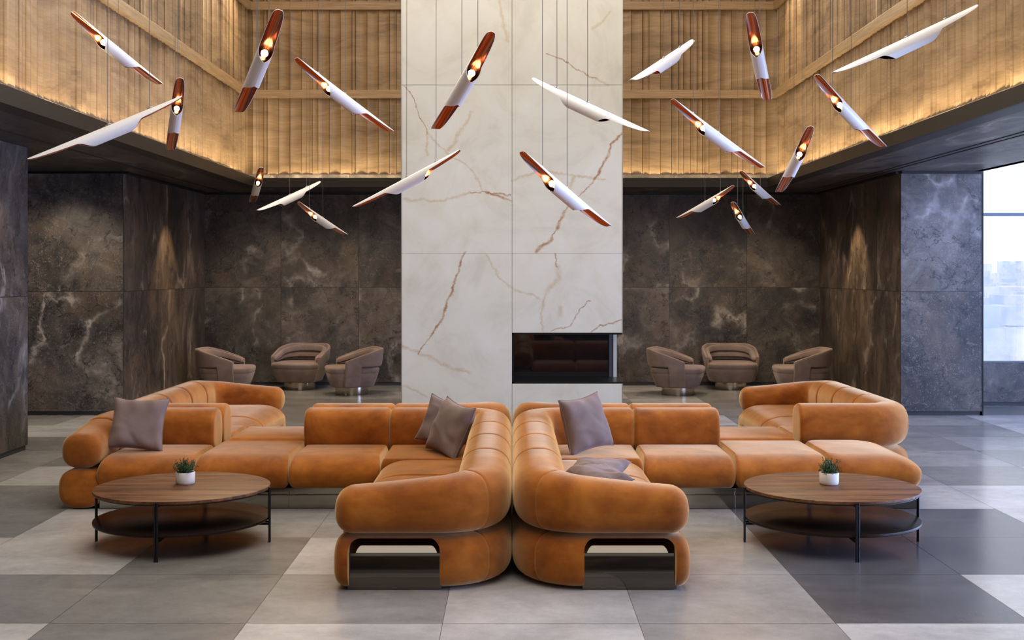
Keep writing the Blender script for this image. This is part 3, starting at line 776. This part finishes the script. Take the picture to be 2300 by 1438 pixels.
# ================================================================== COFFEE TABLES
def coffee_table(cx, cy, rz, label):
    t = thing('coffee_table', (cx, cy, 0), label, 'table', 'round walnut coffee tables', rz); o3 = (0, 0, 0); RT = .575; ZT_ = .373
    def disc(r, z0, z1, b): return MB().lathe([(r - b * 2.2, z0), (r - b, z0 + b * .3), (r, z0 + b * 1.6), (r, z1 - b), (r - b * .3, z1 - b * .3), (r - b, z1)], n=128)
    mesh_obj('table_top', disc(RT, ZT_ - .022, ZT_, .003), M_WAL, t, o3, smooth=True, auto=30)
    mesh_obj('top_frame', MB().lathe([(RT - .03, ZT_ - .029), (RT - .012, ZT_ - .029), (RT - .012, ZT_ - .022), (RT - .03, ZT_ - .022)], n=96), M_BLACKM, t, o3)
    mesh_obj('shelf', disc(RT, .148, .168, .003), [M_SHELF], t, o3, smooth=True, auto=30)
    for k in range(4):
        a = pi / 2 * k; c, s = cos(a), sin(a); rr = RT + .007; mb = MB()
        for q in (-.0075, .0075): mb.tube([(rr * c - q * s, rr * s + q * c, 0), (rr * c - q * s, rr * s + q * c, .366)], .0068, 12)
        leg = mesh_obj('leg', mb, M_BLACKM, t, o3, smooth=True, auto=50)
    for k in range(2):
        a = pi / 2 * k; c, s = cos(a), sin(a); mb = MB()
        for q in (-.0075, .0075):
            for z in (.135, .12): mb.tube([(-RT * c - q * s, -RT * s + q * c, z), (RT * c - q * s, RT * s + q * c, z)], .0055, 8)
        mb.tube([(-RT * c, -RT * s, .338), (RT * c, RT * s, .338)], .006, 8)
        mesh_obj('crossbar', mb, M_BLACKM, t, o3, smooth=True, auto=50)
    return t
coffee_table(-2.20, 8.13, R_(-1), 'round two-tier walnut coffee table standing before the sofa on the left')
coffee_table(2.135, 8.13, R_(1), 'round two-tier walnut coffee table on the right, nearer the window')

def plant(cx, cy, z, label, seed):
    r = random.Random(seed); t = thing('potted_plant', (cx, cy, z), label, 'plant', 'small potted plants on coffee tables'); o3 = (0, 0, 0)
    mesh_obj('pot', MB().lathe([(.056, 0), (.061, .004), (.0635, .02), (.0645, .078), (.062, .081), (.058, .079), (.057, .066), (.001, .066)], n=48), M_POT, t, o3, smooth=True, auto=50)
    mesh_obj('soil', MB().lathe([(.056, .064), (.055, .069), (.03, .074), (.001, .076)], n=32), M_SOIL, t, o3, smooth=True)
    st = MB(); lf = MB()
    for k in range(95):
        a = r.uniform(0, 2 * pi); el = r.uniform(.25, 1.45); ln = r.uniform(.05, .105) * (.8 + .3 * sin(el)); b = Vector((r.uniform(-.03, .03), r.uniform(-.03, .03), .07))
        d = Vector((cos(a) * cos(el), sin(a) * cos(el), sin(el))); pts = [b]
        for q in range(1, 5):
            d = (d + Vector((r.uniform(-.22, .22), r.uniform(-.22, .22), r.uniform(-.12, .2)))).normalized(); pts.append(pts[-1] + d * ln / 4)
        st.tube(pts, .0009, 4)
        for q in range(26):
            f = r.uniform(.2, 1) * 4; i = min(3, int(f)); pp = pts[i].lerp(pts[i + 1], f - i)
            n = Vector((r.gauss(0, 1), r.gauss(0, 1), r.gauss(.3, 1))).normalized(); u = n.orthogonal().normalized(); w2 = n.cross(u)
            s_ = r.uniform(.0035, .0065); c_ = pp + u * s_
            lf.add([c_ - u * s_, c_ + w2 * s_ * .45 + n * .0008, c_ + u * s_, c_ - w2 * s_ * .45 + n * .0008], [(0, 1, 2, 3)], 1 if r.random() < .22 else 0)
    mesh_obj('stem', st, M_LEAF, t, o3); mesh_obj('foliage', lf, [M_LEAF, M_LEAF2], t, o3, recalc=False)
plant(-2.205, 8.21, .373, 'small green plant in a white round pot on the left coffee table', 5)
plant(2.135, 8.19, .373, 'small green plant in a white round pot on the right coffee table', 9)

# ================================================================== LOUNGE CHAIRS
def armchair_parts(t):
    o3 = (0, 0, 0)
    def ring(hx, hy, z, cy=0, ex=4.2, n=64, back=.0):
        out = []
        for k in range(n):
            c, s = sse(2 * pi * k / n, ex); out.append((c * hx, cy + s * hy + (0), z))
        return out
    body = [ring(.27, .27, .118), ring(.295, .295, .122), ring(.308, .306, .14), ring(.345, .345, .25), ring(.366, .366, .322), ring(.364, .364, .329), ring(.30, .30, .329)]
    mesh_obj('body', MB().rings(body), M_CH, t, o3, smooth=True, auto=50)
    sc = [ring(.30, .30, .331), ring(.366, .366, .331), ring(.370, .370, .338), ring(.378, .378, .385), ring(.372, .372, .405), ring(.352, .352, .418), ring(.28, .28, .424), ring(.1, .1, .427)]
    mesh_obj('seat', MB().rings(sc), M_CH, t, o3, smooth=True, auto=50)
    # wrap-around back band
    def upath(off):
        pts = []
        hx = .372 + off; yb = .385 + off; yf = -.16; rc = .27 + off * .5
        n = 10
        for k in range(n): pts.append((-hx, yf + (yb - rc - yf) * k / n))
        for k in range(13): th = pi - pi / 2 * k / 12; pts.append((-hx + rc + rc * cos(th), yb - rc + rc * sin(th)))
        for k in range(1, 6): pts.append((-hx + rc + (2 * hx - 2 * rc) * k / 6, yb))
        for k in range(13): th = pi / 2 - pi / 2 * k / 12; pts.append((hx - rc + rc * cos(th), yb - rc + rc * sin(th)))
        for k in range(n): pts.append((hx, yb - rc + (yf - yb + rc) * (k + 1) / n))
        return pts
    def band(off, th, ztop, zbot, lean):
        P = upath(off); rings = []
        for i, (x, y) in enumerate(P):
            a = Vector(P[max(0, i - 1)]); b = Vector(P[min(len(P) - 1, i + 1)]); d = (b - a).normalized(); nx, ny = -d.y, d.x   # outward (path runs left->back->right)
            k = max(0, min(1, (y + .16) / .5)); zt = ztop(k); zb = zbot(k); r_ = min(th / 2, .03); ring = []
            e = 0 if 0 < i < len(P) - 1 else .012
            for q in range(24):
                c, s = sse(2 * pi * q / 24, 4); zc = (zt + zb) / 2; hh = (zt - zb) / 2 - e; zz_ = zc + s * hh
                o_f = c * (th / 2 - e) + lean * (zz_ - .4); ring.append((x + nx * o_f, y + ny * o_f, zz_))
            rings.append(ring)
        return MB().rings(rings)
    bk = mesh_obj('backrest', band(.012, .045, lambda k: .505 + .18 * k ** .9, lambda k: .415 + .01 * k, .12), M_CH, t, o3, smooth=True, auto=50)
    mesh_obj('back_cushion', band(-.042, .06, lambda k: .498 + .165 * k ** .9, lambda k: .44 + .125 * k, .12), M_CH, t, o3, smooth=True, auto=50)
    mesh_obj('lumbar_cushion', band(-.030, .04, lambda k: .436 + .122 * k, lambda k: .424 + .05 * k, .12), M_CH, t, o3, smooth=True, auto=50)
    for sx in (-1, 1):
        mb = MB(); rings = []
        for z, xo in ((.120, .292), (.135, .322), (.25, .362), (.33, .384), (.42, .398), (.47, .402), (.50, .404)):
            x1 = xo + .012; x0 = xo - .04
            ys = (-.165, .062); yt = ys[1] if z < .4 else ys[1] + (z - .4) * .5
            rings.append([(sx * x, y, z) for x, y in ((x0, ys[0]), (x1 - .01, ys[0]), (x1, ys[0] + .01), (x1, yt - .01), (x1 - .01, yt), (x0, yt))])
        mesh_obj('side_panel', mb.rings(rings), M_CH, t, o3, smooth=True, auto=40)
    mesh_obj('base', MB().lathe([(.238, 0), (.240, .004), (.240, .115), (.236, .119)], n=64), M_BRASS, t, o3, smooth=True, auto=40)
GC = 'taupe swivel armchairs along the dark back wall'
CH = [((-4.20, 17.98), R_(90), 'leftmost taupe armchair, facing right, partly hidden behind the orange sofa'),
      ((-3.28, 18.80), R_(-14), 'taupe armchair facing forward, middle one of the three left of the column'),
      ((-2.37, 18.0), R_(-72), 'taupe armchair turned to the left, standing just left of the marble column'),
      ((2.45, 17.95), R_(72), 'taupe armchair turned to the right, standing just right of the marble column'),
      ((3.38, 18.80), R_(0), 'taupe armchair facing straight forward, right of the marble column'),
      ((4.26, 18.0), R_(-91), 'rightmost taupe armchair, facing left, partly hidden behind the orange sofa')]
proto = None
for (x, y), rz, lb in CH:
    if proto is None:
        t = thing('armchair', (x, y, 0), lb, 'chair', GC, rz); armchair_parts(t); proto = t
    else:
        t = proto.copy(); COL.objects.link(t); t.location = (x, y, 0); t.rotation_euler = (0, 0, rz); t['label'] = lb
        for ch in list(proto.children):
            c = ch.copy(); COL.objects.link(c); c.parent = t

# ================================================================== PENDANT LAMPS
LT, RT_ = 1.2, .052
def gcut(t):
    t = max(0, min(1, t)); gq = .48 * t ** .42
    if t > .74:
        k = (t - .74) / .26; k = k * k * (3 - 2 * k); gq = gq + (1 - gq) * k
    return gq
LU, LD = .37 * LT, .40 * LT
def phim(x):
    """half angle of the sheet left at station x (upper tip at +LT/2)"""
    su = LT / 2 - x; sd = x + LT / 2
    gq = min(gcut(su / LU), gcut(sd / LD)); return math.acos(max(-1, min(1, 1 - 2 * gq)))
xs = []
for k in range(27):
    u = (k / 26) ** 1.6; xs += [LT / 2 - LU * u, -LT / 2 + LD * u]
xs += [LT / 2 - LU * (.74 + .26 * k / 12) for k in range(13)] + [-LT / 2 + LD * (.74 + .26 * k / 12) for k in range(13)] + [-.1, -.05, 0, .05]
xs = sorted(set(round(x, 5) for x in xs))
NA = 32
def sheet(rad):
    vs = []
    for x in xs:
        pm = max(.03, phim(x))
        for k in range(NA + 1):
            a = -pm + 2 * pm * k / NA; vs.append((x, rad * sin(a), rad * cos(a)))
    fs = [(i * (NA + 1) + k, (i + 1) * (NA + 1) + k, (i + 1) * (NA + 1) + k + 1, i * (NA + 1) + k + 1) for i in range(len(xs) - 1) for k in range(NA)]
    return vs, fs
def lamp_shade():
    vo, fo = sheet(RT_); vi, _ = sheet(RT_ - .0030); mb = MB().add(vo + vi, fo); n = len(vo); W = NA + 1; N = len(xs); fs = []
    for i in range(N - 1):
        for k in (0, NA): fs.append((i * W + k, (i + 1) * W + k, n + (i + 1) * W + k, n + i * W + k))
    for i in (0, N - 1):
        for k in range(NA): fs.append((i * W + k, i * W + k + 1, n + i * W + k + 1, n + i * W + k))
    mb.f += fs; mb.mi += [0] * len(fs); return mb
ME_SH = mesh_obj('shade', lamp_shade(), M_WHITE, smooth=True, auto=45)
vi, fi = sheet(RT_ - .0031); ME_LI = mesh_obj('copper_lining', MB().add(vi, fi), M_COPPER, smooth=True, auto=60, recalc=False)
xb = LT / 2 - LU * .93
def xl(mb, x0):  # lathe around z -> turn to axis x
    mb.v = [(x0 + z, x, y) for x, y, z in mb.v]; return mb
ME_BU = mesh_obj('bulb', xl(MB().lathe([(.015, -.012), (.023, .0), (.024, .010), (.020, .020), (.010, .028), (.001, .030)], n=24), xb), M_BULB, smooth=True)
ME_BB = mesh_obj('bulb_neck', xl(MB().lathe([(.012, -.055), (.014, -.04), (.019, -.012), (.019, -.004)], n=24), xb), M_BODY, smooth=True)
ME_SO = mesh_obj('socket', xl(MB().lathe([(.020, -.13), (.021, -.125), (.021, -.055), (.018, -.05)], n=24), xb), M_WHITE, smooth=True)
parts_mesh = [(o.name, o.data) for o in (ME_SH, ME_LI, ME_BU, ME_BB, ME_SO)]
for o in (ME_SH, ME_LI, ME_BU, ME_BB, ME_SO): bpy.data.objects.remove(o)
GL = 'white and copper quill-shaped pendant lamps'
LAMPS = [
 (-3.437, 10.608, 3.703, 336.5, 21.8, 'topmost left pendant lamp, sloping down to the right, with a lit copper opening'),
 (-1.684, 8.059, 3.142, 25.9, 25.0, 'large steep lit pendant lamp before the wood wall, upper left of the column'),
 (-1.431, 10.407, 3.269, 319.4, 25.0, 'pendant lamp sloping down to the right, close to the left edge of the marble column'),
 (-2.990, 9.023, 2.835, 107.9, 25.0, 'long white pendant lamp seen from its side, crossing the dark left beam'),
 (-2.991, 10.800, 3.151, 19.9, 25.0, 'nearly upright lit pendant lamp directly behind the long white one at left'),
 (-0.340, 8.312, 3.053, 23.2, 25.0, 'steep copper-lined pendant lamp before the upper left half of the marble column'),
 (0.583, 9.486, 3.071, 231.4, 25.0, 'white pendant lamp seen from outside, upper one before the right half of the column'),
 (-0.983, 11.444, 2.640, 72.0, 25.0, 'white pendant lamp with low left tip, crossing the left edge of the marble column'),
 (0.411, 9.171, 2.376, 319.9, 25.0, 'lowest lit pendant lamp in front of the middle of the marble column'),
 (1.357, 10.861, 3.660, 143.6, 25.0, 'short-looking all white pendant lamp before the wood wall right of the column'),
 (1.955, 9.614, 3.451, 341.4, 25.0, 'nearly upright lit pendant lamp at top right before the corner of the wood walls'),
 (2.749, 8.437, 3.380, 101.6, 25.0, 'long white pendant lamp at the top right corner, seen from its side'),
 (1.747, 10.305, 2.928, 305.7, 25.0, 'long lit pendant lamp sloping down right before wood wall, nearest right of the column'),
 (2.858, 10.263, 3.113, 314.1, 25.0, 'lit pendant lamp whose lower tip crosses the dark right beam, rightmost lit one'),
 (2.606, 11.232, 2.791, 2.5, 25.0, 'steep lit pendant lamp leaning right above the corner of the right beam'),
 (-3.432, 16.339, 2.926, 18.1, 19.0, 'tiny steep lit pendant lamp before the dark beam corner at left'),
 (-2.978, 16.315, 2.788, 142.4, 21.7, 'small white pendant lamp without visible light before the dark back wall at left'),
 (-2.541, 16.338, 2.478, 335.0, 18.8, 'small lit pendant lamp, lowest before the dark back wall at left'),
 (2.594, 16.343, 2.700, 31.4, 18.3, 'small pendant lamp with its low tip at left, before the dark back wall at right'),
 (3.317, 16.251, 2.879, 322.6, 19.0, 'small lit pendant lamp, upper right one of the three before the dark wall at right'),
 (3.102, 16.338, 2.478, 336.1, 18.8, 'small lit pendant lamp, lowest before the dark back wall at right')]
for (x, y, z, ps, tl, lb) in LAMPS:
    a, p = R_(tl), R_(ps); d = Vector((cos(a) * sin(p), -cos(a) * cos(p), sin(a))); up = (Vector((0, 0, 1)) - d * d.z).normalized(); yv = up.cross(d)
    Rm = Matrix((d, yv, up)).transposed()
    t = thing('pendant_lamp', (x, y, z), lb, 'lamp', GL); t.matrix_world = Matrix.Translation((x, y, z)) @ Rm.to_4x4()
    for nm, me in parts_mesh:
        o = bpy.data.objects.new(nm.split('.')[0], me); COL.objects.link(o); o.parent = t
    upl = Rm.transposed() @ Vector((0, 0, 1))
    for fr in (LT * .29, 0.02):
        s0 = Vector((fr, 0, RT_)); mb = MB()
        mb.tube([s0 + Vector((-.022, 0, .001)), s0 + Vector((-.02, 0, .006)), s0 + Vector((.02, 0, .006)), s0 + Vector((.022, 0, .001))], .004, 8)
        mb.tube([s0 + Vector((0, 0, 0)), s0 + Vector((0, 0, .016))], .005, 10)
        mesh_obj('cord_clip', mb, M_CLIP, t, smooth=True, auto=50)
        top = s0 + upl * ((ZT - z - (Rm @ s0).z))
        mesh_obj('cord', MB().tube([s0 + Vector((0, 0, .012)), top], .0024, 6), M_CORD, t, smooth=True)
